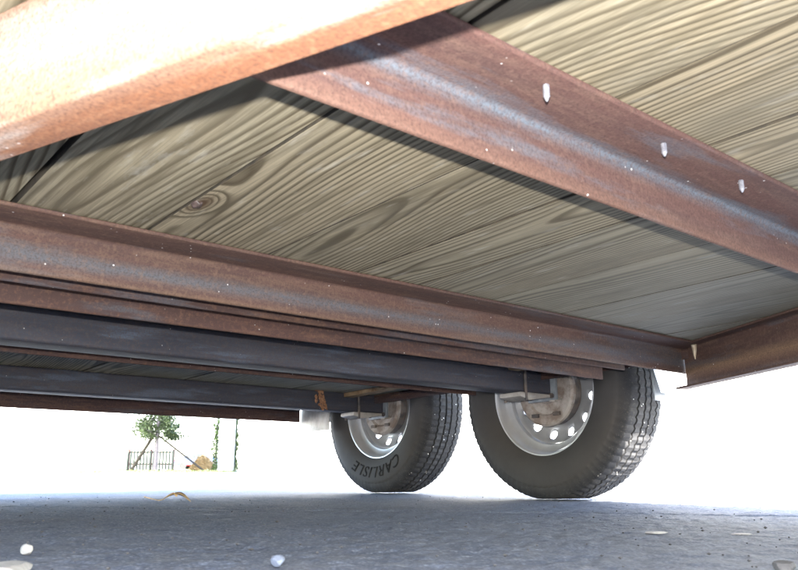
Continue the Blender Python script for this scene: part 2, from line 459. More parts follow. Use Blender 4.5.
# ------------------------------------------------------------------ the trailer; everything below is in its own frame
ZO = CAM_H                                     # trailer-frame z is measured from the lens; local z from the ground below it
trailer = empty('flatbed_trailer')
tag(trailer, 'rusty steel flatbed trailer with treated pine deck, seen from underneath', 'trailer')
Mx = Matrix.Identity(4)
for i in range(3):
    for j in range(3): Mx[i][j] = T2W[i, j]
lo = t2w((0, 0, -ZO))
for i in range(3): Mx[i][3] = lo[i]
trailer.matrix_world = Mx
def Z(z): return z + ZO
DECK = .3656
Y_FRONT, Y_REAR = -.70, 2.985
X_L, X_R = -.455, 1.935

# deck boards, each its own board with its own grain; they touch above and are eased below
seams = [-.455, -.347, -.157, .033, .223, .404, .603, .780, .922, 1.120, 1.338, 1.548, 1.742, 1.935]
gaps = {.223: .0080, .404: .0036, .603: .0028, .780: .0065, .922: .0028, 1.120: .0042, 1.338: .0026, 1.548: .0030, .033: .004}
for i in range(len(seams) - 1):
    a, b = seams[i], seams[i + 1]; w = b - a; c = (a + b) / 2
    ga, gb = gaps.get(a, .003) / 2, gaps.get(b, .003) / 2
    top = .038; dz = rng.uniform(0, .0007)
    e = .0009
    prof = [(-w / 2 + ga + e, 0), (w / 2 - gb - e, 0), (w / 2 - gb - e * .3, e * .3), (w / 2 - gb, e), (w / 2 - gb, .02), (w / 2 - .0002, .021),
            (w / 2 - .0002, top), (-w / 2 + .0002, top), (-w / 2 + .0002, .021), (-w / 2 + ga, .02), (-w / 2 + ga, e), (-w / 2 + ga + e * .3, e * .3)]
    V, F = [], []; k = len(prof); ns = 24; Lh = (Y_REAR - .01 - Y_FRONT) / 2
    ph = rng.uniform(0, 6)
    for s in range(ns + 1):
        y = -Lh + 2 * Lh * s / ns
        wv = .0006 * math.sin(y * 2.2 + ph)
        for px, pz in prof: V.append((px, y, pz + wv + dz + .0006))
    for s in range(ns):
        for q in range(k):
            F.append((s * k + q, (s + 1) * k + q, (s + 1) * k + (q + 1) % k, s * k + (q + 1) % k))
    F.append(tuple(range(k))); F.append(tuple(ns * k + q for q in range(k))[::-1])
    o = link('deck_board', V, F, MAT['wood'], trailer, loc=(c, (Y_FRONT + Y_REAR - .01) / 2, Z(DECK)))
    bm = bmesh.new(); bm.from_mesh(o.data); bmesh.ops.recalc_face_normals(bm, faces=bm.faces); bm.to_mesh(o.data); bm.free()
    smooth_by_angle(o, 8)
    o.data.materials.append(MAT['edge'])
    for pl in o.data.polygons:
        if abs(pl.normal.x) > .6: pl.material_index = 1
    o['grey'] = [0, 0, 0, 0, 0, 0, 0, .05, .2, .3, .5, .6, .6][i]
    if abs(a - .404) < 1e-6: o['knot'] = (-w / 2 + .012, .905 - (Y_FRONT + Y_REAR - .01) / 2, 1.0)
    else: o['knot'] = (0.0, 0.0, 0.0)

# crossmembers: angle iron, flange to the front
def crossmember(y, x0, x1, mat, F=.083, Wd=.066, nm='crossmember', t=.006):
    return prism(nm, (x0, y, Z(.365)), (x1, y, Z(.365)), (0, 1, 0), angle_prof(F, Wd, t), mat, trailer)
LT = lambda y: .331 - .376 * y            # outer web face of the left tongue channel
RT = lambda y: 1.331 + .510 * y           # inner flange tips of the right one
crossmember(.471, LT(.471) + .075, RT(.40) + .0, MAT['rust'])
crossmember(-.20, LT(-.20) + .075, RT(-.28), MAT['rust'])
crossmember(1.122, X_L + .008, 1.968, MAT['rust_b'], F=.079, Wd=.072)
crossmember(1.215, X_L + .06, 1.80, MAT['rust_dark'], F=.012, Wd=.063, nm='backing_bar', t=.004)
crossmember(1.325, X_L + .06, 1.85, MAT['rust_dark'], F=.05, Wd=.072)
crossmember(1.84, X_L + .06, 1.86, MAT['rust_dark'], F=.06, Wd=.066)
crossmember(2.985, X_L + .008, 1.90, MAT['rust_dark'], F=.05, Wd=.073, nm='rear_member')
crossmember(-.69, X_L, X_R, MAT['rust'], F=-.05 + .056, Wd=.07, nm='front_member')
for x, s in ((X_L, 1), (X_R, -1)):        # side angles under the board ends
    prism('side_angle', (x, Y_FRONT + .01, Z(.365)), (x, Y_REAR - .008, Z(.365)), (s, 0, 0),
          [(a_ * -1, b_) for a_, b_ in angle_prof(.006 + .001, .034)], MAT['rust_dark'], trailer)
# A-frame tongue channels
dl = _n(np.array([-.376, 1, 0])); nl = np.array([dl[1], -dl[0], 0])
dr = _n(np.array([.510, 1, 0])); nr = np.array([-dr[1], dr[0], 0])
yt0 = -1.13
prism('tongue_channel', (LT(yt0), yt0, Z(.365)), (LT(1.035), 1.035, Z(.365)), nl, channel_prof(.103, .040), MAT['tongue'], trailer)
RW = lambda y: RT(y) + .040 / dr[1] - .0
prism('tongue_channel', (RW(yt0 + .02), yt0 + .02, Z(.365)), (RW(1.112), 1.112, Z(.365)), nr, channel_prof(.115, .040), MAT['rust_b'], trailer)
box('coupler', .69, .80, -1.42, -1.10, Z(.26), Z(.36), MAT['rust'], trailer, .012)
V, F = tube_path([(.745, -1.0, Z(.55)), (.745, -1.0, .03)], .025, 12)
jk = smooth_by_angle(link('jack_post', V, F, MAT['galv'], trailer), 40)
box('jack_foot', .68, .81, -1.065, -.935, .022, .034, MAT['galv'], jk, .003)

# screw tips poking through the front flange
for k, (sx, sy, ln) in enumerate(((.520, .408, .019), (.719, .411, .0175), (.888, .411, .018))):
    zz = [i / 18 for i in range(15)] + [.9, 1.0]
    V, F = tube_path([(sx, sy, Z(.361 - ln * t)) for t in zz], [.0033 if i % 2 else .0026 for i in range(15)] + [.0018, .0006], 10)
    smooth_by_angle(link('screw', V, F, MAT['screw'], trailer), 50)
# the bolt head wedged against the knot, and the pencil-thick knot itself
kb = bmesh.new(); bmesh.ops.create_icosphere(kb, subdivisions=3, radius=1)
for v in kb.verts:
    q = v.co; f_ = 1 + .22 * math.sin(5 * q.x + 2 * q.y) * math.cos(4 * q.z + q.y)
    v.co = Vector((q.x * .0065 * f_, q.y * .009 * f_, q.z * .005 * f_))
km = bpy.data.meshes.new('knot'); kb.to_mesh(km); kb.free(); km.materials.append(MAT['knot'])
ko = bpy.data.objects.new('knot', km); col.objects.link(ko); ko.parent = trailer; ko.location = (.411, .905, Z(DECK - .0006))
km.polygons.foreach_set('use_smooth', [True] * len(km.polygons))
# weld where the right tongue channel meets the crossmember
V, F = tube_path([(1.842, 1.028, Z(.350)), (1.846, 1.030, Z(.335)), (1.846, 1.031, Z(.322)), (1.845, 1.030, Z(.312))], [.008, .0055, .0035, .0015], 8)
smooth_by_angle(link('weld', V, F, MAT['weld'], trailer), 60)

# ---- wheels
TR = .346
def tyre_mesh(name, parent, spin, seg=252):
    w = .1025
    side = [(-.074, .203), (-.080, .206), (-.086, .213), (-.093, .226), (-.0985, .240), (-.1012, .254), (-.1024, .268), (-.1018, .282),
            (-.0992, .296), (-.0965, .304), (-.0950, .306), (-.0935, .315), (-.0885, .326), (-.0835, .3335), (-.0805, .3370)]
    tread = [(-.076, .3395), (-.0505, .3440), (-.0490, .3360), (-.0445, .3360), (-.0430, .3450), (-.0180, .3458), (-.0165, .3370), (-.0120, .3370), (-.0105, .3462)]
    prof = side + tread + [(-a, r) for a, r in (tread + [])[::-1]] + [(-a, r) for a, r in side[::-1]]
    prof.append((.060, .196)); prof.insert(0, (-.060, .196))
    n = len(prof)
    def shape(s, j, a, r):
        ph = s % 6
        if r > .303 and r < .3405 and abs(a) > .074:      # shoulder lugs
            if ph in (0, 3): r -= .0022; a *= .990
        elif r > .3405:
            ctr = abs(a) < .03
            if (ph in (1, 4) if ctr else ph in (0, 3)): r -= .0045
            if s % 3 == 1: a += .0014
            else: a -= .0010
        if 0.234 < r < .238: pass
        return a, r
    o = lathe(name, prof, seg, MAT['rubber'], parent, f=shape)
    for v in o.data.vertices:                              # stand on the ground: flat contact and a little bulge
        y, z = v.co.y, v.co.z
        c, s_ = math.cos(spin), math.sin(spin)
        v.co.y, v.co.z = y * c - z * s_, y * s_ + z * c
        lim = -(TR - .0075)
        if v.co.z < lim: v.co.z = lim + (v.co.z - lim) * .02
        if v.co.z < -.25:
            v.co.x *= 1 + .035 * min(1, (-.25 - v.co.z) / .08) * max(0, 1 - abs(v.co.y) / .2)
    return smooth_by_angle(o, 28)
def side_x(r):
    pr = [(.206, .080), (.226, .093), (.240, .0985), (.254, .1012), (.268, .1024), (.282, .1018), (.296, .0992)]
    return float(np.interp(r, [p[0] for p in pr], [p[1] for p in pr]))
def lettering(parent, word, ang0, r0, hgt, side=-1, name='lettering', mat='letter'):
    """raised moulded letters on the sidewall, tops outwards"""
    cu = bpy.data.curves.new('t', 'FONT'); cu.body = word; cu.size = 1.0; cu.extrude = 0; cu.shear = .25; cu.resolution_u = 3; cu.space_character = 1.12
    to = bpy.data.objects.new('t', cu); col.objects.link(to)
    dg = bpy.context.evaluated_depsgraph_get()
    me = bpy.data.meshes.new_from_object(to.evaluated_get(dg))
    bpy.data.objects.remove(to)
    bm = bmesh.new(); bm.from_mesh(me)
    bmesh.ops.remove_doubles(bm, verts=bm.verts, dist=1e-4)
    bmesh.ops.triangulate(bm, faces=bm.faces)
    for _ in range(4):
        le = [e for e in bm.edges if e.calc_length() > .10]
        if not le: break
        bmesh.ops.subdivide_edges(bm, edges=le, cuts=1)
        bmesh.ops.triangulate(bm, faces=bm.faces)
    xs = [v.co.x for v in bm.verts]; x0, x1 = min(xs), max(xs)
    cap = max(v.co.y for v in bm.verts)
    sc = hgt / cap
    r_ = bmesh.ops.extrude_face_region(bm, geom=list(bm.faces))
    topv = {g for g in r_['geom'] if isinstance(g, bmesh.types.BMVert)}
    for v in bm.verts:
        rad = r0 + v.co.y * sc
        th = ang0 + (v.co.x - (x0 + x1) / 2) * sc * 1.12 / (r0 + hgt / 2)
        off = .0022 if v in topv else -.003
        ax = side * (side_x(rad) + off)
        v.co = Vector((ax, rad * math.sin(th), -rad * math.cos(th)))
    bmesh.ops.recalc_face_normals(bm, faces=bm.faces)
    bm.to_mesh(me); bm.free(); me.name = name
    me.materials.clear(); me.materials.append(MAT[mat])
    o = bpy.data.objects.new(name, me); col.objects.link(o); o.parent = parent
    return o
def rim_mesh(parent):
    prof = [(-.0785, .2075), (-.0800, .2060), (-.0795, .2025), (-.0750, .1985), (-.0690, .1955), (-.0480, .1930), (-.0430, .1880), (-.0400, .1700), (-.0350, .1660),
            (.000, .1660), (.020, .1690), (.030, .1850), (.036, .1900), (.068, .1945), (.074, .1975), (.0790, .2030), (.0800, .2070),
            (.0785, .2080), (.0720, .2000), (.064, .1970), (.034, .1925), (.027, .1870), (.018, .1715), (.000, .1685), (-.034, .1685), (-.038, .1720), (-.041, .1900),
            (-.047, .1955), (-.068, .1980), (-.0740, .2010)]
    o = smooth_by_angle(lathe('rim', prof, 96, MAT['rim'], parent, closed=True), 40)
    # the dished disc with a ring of vent holes
    rs = [(.030, .006), (.055, .006), (.085, .010), (.112, .008), (.126, .004), (.140, -.001), (.152, -.006), (.160, -.012), (.1670, -.024)]
    nseg = 96; V, F = [], []
    for s in range(nseg):
        th = 2 * PI * s / nseg
        for j, (r, a) in enumerate(rs):
            t_, r_ = th, r
            if s % 8 in (1, 4) and j in (4, 6):
                t_ += (.022 if s % 8 == 1 else -.022); r_ += (.003 if j == 4 else -.003)
            V.append((a, r_ * math.sin(t_), -r_ * math.cos(t_)))
    k = len(rs)
    for s in range(nseg):
        t = (s + 1) % nseg
        for j in range(k - 1):
            if j in (4, 5) and s % 8 in (1, 2, 3): continue
            F.append((s * k + j, s * k + j + 1, t * k + j + 1, t * k + j))
    d = link('wheel_disc', V, F, MAT['rim'], parent)
    md = d.modifiers.new('thick', 'SOLIDIFY'); md.thickness = .004; md.offset = 0
    return o, smooth_by_angle(d, 40)
def make_wheel(xc, y, side, spin, text_ang=None):
    """side=+1: outer face to +x"""
    # centre height so the tyre stands on the ground
    z = (TR - .0085 - CAM_H - T2W[2, 0] * xc - T2W[2, 1] * y) / T2W[2, 2]
    w = empty('wheel', (xc, y, Z(z)), trailer)
    if side < 0: w.rotation_euler = (0, 0, PI)
    tyre_mesh('tyre', w, spin)
    rim_mesh(w)
    pr = [(.046, .000), (.046, .020), (.040, .036), (.0, .040), (-.002, .098), (-.008, .106), (-.046, .107), (-.0465, .100), (-.020, .098)]
    smooth_by_angle(lathe('brake_drum', pr, 48, MAT['brake_dark'], w), 35)
    V, F = [], []
    for k in range(5):                                     # wheel nuts
        th = 2 * PI * k / 5
        a, b = tube_path([(.008, .057 * math.sin(th), .057 * math.cos(th)), (.030, .057 * math.sin(th), .057 * math.cos(th))], .010, 6)
        link('wheel_nut', a, b, MAT['galv'], w)
    if text_ang is not None:
        lettering(w, 'CARLISLE', text_ang, .240, .042)
    else:
        lettering(w, 'CARLISLE', PI, .240, .042)
    return z
XW = 2.052
Y1, Y2 = 1.648, 2.512
XWL = X_L + X_R - XW
zw1 = make_wheel(XW, Y1, 1, .02)
zw2 = make_wheel(XW, Y2, 1, .013, text_ang=-.06)
make_wheel(XWL, Y1, -1, .3)
make_wheel(XWL, Y2, -1, .5)

# ---- axles with their brake and spring hardware
def disc_plate(name, xc, y, z, r, mat, parent, s):
    pr = [(-.0, .0), (-.004, .036), (.004, .042), (.004, .074), (-.004, .080), (-.006, .106), (.0, .113), (.010, .1145), (.012, .112)]
    o = lathe(name, [(a * s, rr) for a, rr in pr], 48, mat, parent)
    for v in o.data.vertices: v.co += Vector((xc, y, z))
    return smooth_by_angle(o, 40)
for k, (ya, zw) in enumerate(((Y1, zw1), (Y2, zw2))):
    yc = ya
    zc = Z(.3225 if k == 0 else .331)
    ax = prism('axle', (X_L + X_R - 1.972, yc, zc), (1.972, yc, zc), (0, 1, 0), tube_prof(.076, .072), MAT['axle'], trailer)
    for s, xi in ((1, 1.972), (-1, X_L + X_R - 1.972)):
        def X(d): return xi + s * d
        def bx(nm, a, b, *r, mat, bv=.002): return box(nm, min(X(a), X(b)), max(X(a), X(b)), *r, mat, ax, bv)
        bx('mounting_flange', .000, .012, yc - .058, yc + .058, zc - .055, zc + .040, mat=MAT['greymetal'])
        for dy in (-.044, .044):
            for dzz in (-.040, .026):
                V, F = tube_path([(X(-.008), yc + dy, zc + dzz), (X(.014), yc + dy, zc + dzz)], .0085, 6)
                link('flange_bolt', V, F, MAT['brake_dark'], ax)
        V, F = tube_path([(X(.0), yc, Z(zw)), (X(.14), yc, Z(zw))], .024, 14)
        smooth_by_angle(link('spindle', V, F, MAT['brake_dark'], ax), 40)
        bp = disc_plate('brake_backing_plate', X(.022), yc, Z(zw), .113, MAT['brake'], ax, s)
        for th in (-.55, .5):                              # adjuster slots and a rib on the plate
            y_, z_ = yc + .088 * math.sin(th), Z(zw) - .088 * math.cos(th)
            bx('adjuster_plug', .010, .020, y_ - .014, y_ + .014, z_ - .006, z_ + .006, mat=MAT['brake_dark'])
        # bottom tie plate and its bent strap
        V = [(X(-.150), yc - .044, zc - .0365), (X(-.010), yc - .044, zc - .0365), (X(-.010), yc - .044, zc - .046), (X(-.110), yc - .044, zc - .060), (X(-.150), yc - .044, zc - .050)]
        n = len(V); V += [(x_, yc + .044, z_) for x_, _, z_ in V]
        F = [tuple(range(n)), tuple(range(n, 2 * n))[::-1]] + [(i, i + n, (i + 1) % n + n, (i + 1) % n) for i in range(n)]
        tp = link('tie_plate', V, F, MAT['galv'], ax)
        bm = bmesh.new(); bm.from_mesh(tp.data); bmesh.ops.recalc_face_normals(bm, faces=bm.faces); bm.to_mesh(tp.data); bm.free(); bevel(tp, .002)
        pr = [(X(-.012), zc - .060), (X(.020), zc - .056), (X(.045), zc - .030), (X(.050), zc - .012)]
        V = []; F = []
        for x_, z_ in pr:
            for dy, dzz in ((-.062, 0), (-.040, 0), (-.040, .005), (-.062, .005)): V.append((x_, yc + dy, z_ + dzz))
        for i in range(len(pr) - 1):
            for j in range(4): F.append((i * 4 + j, i * 4 + (j + 1) % 4, i * 4 + 4 + (j + 1) % 4, i * 4 + 4 + j))
        F += [(0, 1, 2, 3), (12, 15, 14, 13)]
        st = link('bent_strap', V, F, MAT['galv'], ax)
        bm = bmesh.new(); bm.from_mesh(st.data); bmesh.ops.recalc_face_normals(bm, faces=bm.faces); bm.to_mesh(st.data); bm.free()
        for dx in (-.125,):                                # u-bolt round the axle
            q = [(X(dx), yc - .043, zc - .062), (X(dx), yc - .043, zc + .030), (X(dx), yc - .036, zc + .041), (X(dx), yc + .036, zc + .041), (X(dx), yc + .043, zc + .030), (X(dx), yc + .043, zc - .062)]
            V, F = tube_path(q, .0055, 8); smooth_by_angle(link('u_bolt', V, F, MAT['brake_dark'], ax), 50)
        # leaf spring, bowed, on top of the seat
    if k == 1:                                             # a scab of rusty wire and flaking paint round the rear axle
        V, F = [], []
        for q in range(46):
            t = rng.random(); cx_ = 1.665 + rng.gauss(0, .010) - .02 * t + .012
            cy_, cz_ = yc - .040, zc - .036 + .078 * t
            r_ = rng.uniform(.003, .009); a_ = rng.uniform(0, 6); n = len(V)
            for e_ in range(5):
                th = a_ + e_ * 1.256
                V.append((cx_ + r_ * math.cos(th) * rng.uniform(.6, 1.2), cy_ - rng.uniform(0, .006), cz_ + r_ * 1.3 * math.sin(th) * rng.uniform(.6, 1.2)))
            V.append((cx_, cy_ - .010, cz_)); V.append((cx_, cy_ + .004, cz_))
            for e_ in range(5):
                F.append((n + e_, n + (e_ + 1) % 5, n + 5)); F.append((n + (e_ + 1) % 5, n + e_, n + 6))
        o = link('rust_scab', V, F, MAT['scab'], ax); o['label'] = 'scab of flaking orange rust on the dark axle'
def leaf_spring(x, ya, zt):
    V, F = [], []
    n = 20
    sp = None
    for lf, (hl, dz_) in enumerate(((.40, 0), (.26, .0072))):
        V, F = [], []
        for i in range(n + 1):
            t = -1 + 2 * i / n; y = ya + hl * t; z = zt + dz_ - .010 * (1 - (hl * t / .40) ** 2)
            for a, b in ((-.022, 0), (.022, 0), (.022, .0070), (-.022, .0070)): V.append((x + a, y, z + b))
        for i in range(n):
            for j in range(4): F.append((i * 4 + j, i * 4 + 4 + j, i * 4 + 4 + (j + 1) % 4, i * 4 + (j + 1) % 4))
        F += [(0, 1, 2, 3), (n * 4, n * 4 + 3, n * 4 + 2, n * 4 + 1)]
        o = link('leaf_spring' if lf == 0 else 'leaf', V, F, MAT['spring'], trailer if lf == 0 else sp)
        bm = bmesh.new(); bm.from_mesh(o.data); bmesh.ops.recalc_face_normals(bm, faces=bm.faces); bm.to_mesh(o.data); bm.free()
        smooth_by_angle(o, 35)
        if lf == 0: sp = o
# fenders: one long tandem fender on each side
def fender(x0, x1, s):
    pts = [(1.195, .250), (1.215, .33), (1.30, .62), (1.36, .70), (1.44, .735), (2.72, .735), (2.80, .70), (2.86, .62), (2.96, .36), (2.985, .300)]
    V, F = [], []; th = .0035
    for y, z in pts:
        for x, d in ((x0, 0), (x1, 0), (x1, th), (x0, th)): V.append((x, y, Z(z) + d))
    n = len(pts)
    for i in range(n - 1):
        for j in range(4): F.append((i * 4 + j, i * 4 + (j + 1) % 4, i * 4 + 4 + (j + 1) % 4, i * 4 + 4 + j))
    F += [(0, 3, 2, 1), tuple((n - 1) * 4 + q for q in range(4))]
    f = link('fender', V, F, MAT['fender'], trailer)
    bm = bmesh.new(); bm.from_mesh(f.data); bmesh.ops.recalc_face_normals(bm, faces=bm.faces); bm.to_mesh(f.data); bm.free()
    smooth_by_angle(f, 30)
    xs = x1 if s > 0 else x0                                # outer skirt
    V = [(xs, y, Z(z)) for y, z in pts] + [(xs, y, Z(max(.50, z - .14) if 1.25 < y < 2.9 else z - .02)) for y, z in pts]
    F = [(i, i + 1, n + i + 1, n + i) for i in range(n - 1)]
    sk = link('fender_skirt', V, F, MAT['fender'], f)
    md = sk.modifiers.new('t', 'SOLIDIFY'); md.thickness = .003; md.offset = 0
    xi_ = x0 if s > 0 else x1
    V = [(xi_, y, Z(max(z, .378))) for y, z in pts] + [(xi_, y, Z(.372)) for y, z in pts]
    ip = link('inner_panel', V, F, MAT['fender'], f)  # unseen panel, added to keep the sun off the tyres
    md = ip.modifiers.new('t', 'SOLIDIFY'); md.thickness = .003; md.offset = 0
    return f
fR = fender(1.938, 2.215, 1)
fL = fender(X_L + X_R - 2.215, X_L + X_R - 1.938, -1)
# fender stays bolted to the frame
box('fender_stay', 1.950, 2.006, 1.222, 1.226, Z(.232), Z(.345), MAT['greymetal'], fR, .0015)
st = box('fender_stay', 1.905, 1.911, 2.76, 2.98, Z(.246), Z(.345), MAT['galv'], fR, .0015)

for (x, y, s) in ((1.80, Y1, 1), (1.80, Y2, 1), (X_L + X_R - 1.80, Y1, 1), (X_L + X_R - 1.80, Y2, 1)):
    leaf_spring(x, y, Z(.3595))

# ------------------------------------------------------------------ beyond the trailer
def PX(px, D): return (px - CX) / FPX * D * math.cos(PHI)
def simple(name, rgb, rough=.7, var=.12, scale=6., bump=.1, bd=.004):
    return mat_noise(name, tuple(c * (1 - var) for c in rgb), tuple(min(1, c * (1 + var)) for c in rgb), scale, rough, 0, bump, bd)
B = {
 'white': simple('white_painted_wall', (.78, .78, .76), .7, .03, 3., .1),
 'roof': simple('grey_shingles', (.16, .15, .15), .85, .2, 9., .4, .01),
 'trunk': simple('pale_bark', (.17, .155, .175), .85, .2, 18., .5, .01),
 'leaf': simple('green_leaf', (.040, .062, .022), .6, .45, 1.6, 0),
 'hedge': simple('yellow_green_needles', (.075, .115, .030), .65, .4, 3., 0),
 'stake': simple('weathered_stake', (.035, .030, .024), .85, .25, 12., .4),
 'picket': simple('faded_picket_paint', (.09, .10, .075), .75, .15, 8., .2),
 'rail': simple('red_brown_rail', (.10, .045, .035), .75, .15, 8., .2),
 'straw': simple('dry_straw', (.36, .25, .12), .9, .25, 10., 0),
 'carblue': mat_noise('blue_car_paint', (.05, .085, .20), (.055, .09, .22), 2, .25, .1, 0),
 'carglass': mat_noise('car_glass', (.02, .025, .03), (.03, .035, .04), 2, .1, 0, 0),
 'red': mat_noise('red_lamp', (.45, .02, .02), (.55, .03, .03), 8, .3, 0, 0),
 'dark': mat_noise('black_rubber', (.02, .02, .02), (.03, .03, .03), 8, .8, 0, 0),
 'lawn': simple('dry_lawn', (.10, .12, .045), .95, .35, 2.5, .6, .03),
 'dry': simple('dry_leaf', (.42, .30, .16), .7, .25, 40., .4, .001),
 'pale': simple('pale_stone', (.24, .24, .24), .7, .12, 120., .4, .001),
 'blue': simple('blue_grey_stone', (.10, .12, .17), .7, .2, 160., .5, .001),
 'grey': simple('grey_stone', (.13, .135, .15), .8, .2, 120., .5, .001),
 'darkstone': simple('dark_stone', (.05, .05, .055), .8, .2, 120., .5, .001),
}
def gable(name, x0, x1, y0, y1, h, label, ridge=1.5):
    r = empty(name, ((x0 + x1) / 2, (y0 + y1) / 2, 0))
    cx_, cy_ = (x0 + x1) / 2, (y0 + y1) / 2; ax_, ay_ = (x1 - x0) / 2, (y1 - y0) / 2
    V = [(-ax_, -ay_, -.3), (ax_, -ay_, -.3), (ax_, ay_, -.3), (-ax_, ay_, -.3), (-ax_, -ay_, h), (ax_, -ay_, h), (ax_, ay_, h), (-ax_, ay_, h), (-ax_, 0, h + ridge - .12), (ax_, 0, h + ridge - .12)]
    F = [(0, 1, 5, 4), (2, 3, 7, 6), (1, 2, 6, 9, 5), (3, 0, 4, 8, 7)]
    link('wall', V, F, B['white'], r)
    box('plinth', -ax_ - .03, ax_ + .03, -ay_ - .03, ay_ + .03, -.2, .06, B['roof'], r, 0)
    o_ = .35; k = ridge / ay_
    V = []
    for x in (-ax_ - o_, ax_ + o_):
        V += [(x, -ay_ - o_, h - o_ * k), (x, 0, h + ridge), (x, ay_ + o_, h - o_ * k), (x, ay_ + o_, h - o_ * k + .12), (x, 0, h + ridge + .12), (x, -ay_ - o_, h - o_ * k + .12)]
    F = [(0, 1, 4, 5), (1, 2, 3, 4), (6, 11, 10, 7), (7, 10, 9, 8)] + [(i, i + 6, (i + 1) % 6 + 6, (i + 1) % 6) for i in range(6)]
    link('roof', V, F, B['roof'], r)
    bm = bmesh.new()
    return tag(r, label, 'house')
hl = gable('white_house', PX(-330, 20), PX(124.5, 27.5), 19.5, 27.5, 3.3, 'plain white house wall to one side of the staked tree')
hr = gable('white_house', PX(239, 17), PX(1150, 17), 17, 27, 9.2, 'tall white house wall behind the trailer tyres, beside the gate pillar, unseen top raised to shade the tree', 2.2)  # height out of view added so its shadow covers the staked tree

# strip of lawn behind the drive
V = [(-22, 17.2, .004), (-4.2, 17.2, .004), (-4.2, 140, .004), (-30, 140, .004)]
lawn = link('lawn', V, [(0, 1, 2, 3)], B['lawn']); tag(lawn, 'thin dry lawn between the white buildings', 'lawn', kind='structure')
V, F = [], []
for i in range(2600):
    d = 17.3 + 9 * rng.random() ** 2.0; x = PX(rng.uniform(-40, 236), d); n = len(V)
    if d > 19.2 and x < PX(124.5, 27.5) + .1: d = 17.3 + rng.random() * 1.8
    h = rng.uniform(.02, .075); a = rng.uniform(0, 3.14); w = .008
    V += [(x - w * math.cos(a), d - w * math.sin(a), 0), (x + w * math.cos(a), d + w * math.sin(a), 0), (x + rng.gauss(0, .02), d + rng.gauss(0, .02), h)]
    F.append((n, n + 1, n + 2))
tag(link('grass', V, F, B['lawn']), 'tufts of thin grass along the lawn edge', 'grass', kind='stuff')

def pillar(px0, px1, D, h):
    x0, x1 = PX(px0, D), PX(px1, D); w = x1 - x0; r = empty('white_pillar', ((x0 + x1) / 2, D + w / 2, 0))
    box('shaft', -w / 2, w / 2, -w / 2, w / 2, -.1, h, B['white'], r, .01)
    box('cap', -w / 2 - .04, w / 2 + .04, -w / 2 - .04, w / 2 + .04, h + .001, h + .10, B['white'], r, .015)
    tag(r, 'square white gate pillar between two slim green shrubs', 'pillar')
pillar(217.5, 231, 24, 3.0)

def leaves(n, fn, size, seed):
    q = random.Random(seed); V, F = [], []
    for i in range(n):
        c = fn(q)
        if c is None: continue
        a = Vector((q.gauss(0, 1), q.gauss(0, 1), q.gauss(0, 1))).normalized(); b = a.orthogonal().normalized()
        b.rotate(Matrix.Rotation(q.uniform(0, 6.28), 3, a)); t = a.cross(b); s = size * q.uniform(.6, 1.3); k = len(V)
        c = Vector(c)
        V += [c - b * s, c + t * s * .45, c + b * s, c - t * s * .45]; F.append((k, k + 1, k + 2, k + 3))
    return V, F
def column_shrub(px, D, rad, h, label, seed):
    r = empty('column_shrub', (PX(px, D), D, 0))
    V, F = tube_path([(0, 0, -.05), (.02, 0, h * .5), (0, .01, h * .9)], [.04, .03, .01], 8)
    link('stem', V, F, B['trunk'], r)
    def fn(q):
        z = q.random() * h; rr = rad * (1 - .25 * z / h) * (.75 + .35 * math.sin(z * 7 + seed)) * q.random() ** .4; a = q.uniform(0, 6.28)
        return (rr * math.cos(a), rr * math.sin(a), z + .05)
    V, F = leaves(1500, fn, .045, seed); link('foliage', V, F, B['hedge'], r)
    tag(r, label, 'shrub', 'slim shrubs either side of the white pillar')
column_shrub(215, 25.2, .17, 2.9, 'slim green shrub on the lawn side of the white pillar', 3)
column_shrub(234.2, 25.2, .13, 2.8, 'slim green shrub between the white pillar and the tall house wall', 8)

# staked young tree
TD = 26.0; tx = PX(155, TD)
tree = empty('young_tree', (tx, TD, 0)); tag(tree, 'young tree with pale trunk held by two slanting stakes', 'tree')
V, F = tube_path([(0, 0, -.05), (.01, 0, .6), (-.01, .02, 1.3), (.03, 0, 2.1), (0, .03, 3.2), (.04, 0, 4.4)], [.085, .068, .062, .055, .04, .015], 12)
trk = smooth_by_angle(link('trunk', V, F, B['trunk'], tree), 60)
tips = []
q = random.Random(5)
for i in range(30):
    z0 = 1.05 + 3.1 * (i / 30) ** 1.5; a = i * 2.4 + q.uniform(-.4, .4); L = (1.15 - .18 * z0) * q.uniform(.65, 1.0)
    p = [(0, 0, z0), (L * .4 * math.cos(a), L * .4 * math.sin(a), z0 + .12), (L * math.cos(a), L * math.sin(a), z0 + .10 * q.uniform(-.8, 2.5))]
    V, F = tube_path(p, [.022, .014, .004], 6); link('limb', V, F, B['trunk'], tree)
    tips.append(p)
def crown_pt(q):
    p = q.choice(tips); t = q.uniform(-.3, 1.08); a, b = p[1], p[2]
    c = [a[k] + (b[k] - a[k]) * t for k in range(3)]
    c = [c[0] + q.gauss(0, .11), c[1] + q.gauss(0, .11), c[2] + q.gauss(0, .10)]
    if math.sin(c[0] * 9 + 1) + math.sin(c[2] * 11) + math.sin(c[1] * 8) > 1.2: return None
    return c
V, F = leaves(11000, crown_pt, .055, 6); link('crown', V, F, B['leaf'], tree)
def stake(px0, y0, px1, y1, D, r, label):
    k = D * math.cos(PHI) / FPX
    a = (PX(px0, D), D - .10, (HORIZON - y0) * k + CAM_H); b = (PX(px1, D), D - .22, -.12)
    V, F = tube_path([a, tuple((a[i] + b[i]) / 2 for i in range(3)), b], r, 8)
    o = smooth_by_angle(link('tree_stake', V, F, B['stake']), 50); tag(o, label, 'stake', 'stakes of the young tree')
stake(153.5, 434, 131, 470, TD, .052, 'thick dark stake leaning to the pale trunk from the house side')
stake(157, 436, 211, 471, TD, .032, 'long thin brace slanting from the pale trunk to the straw heap')

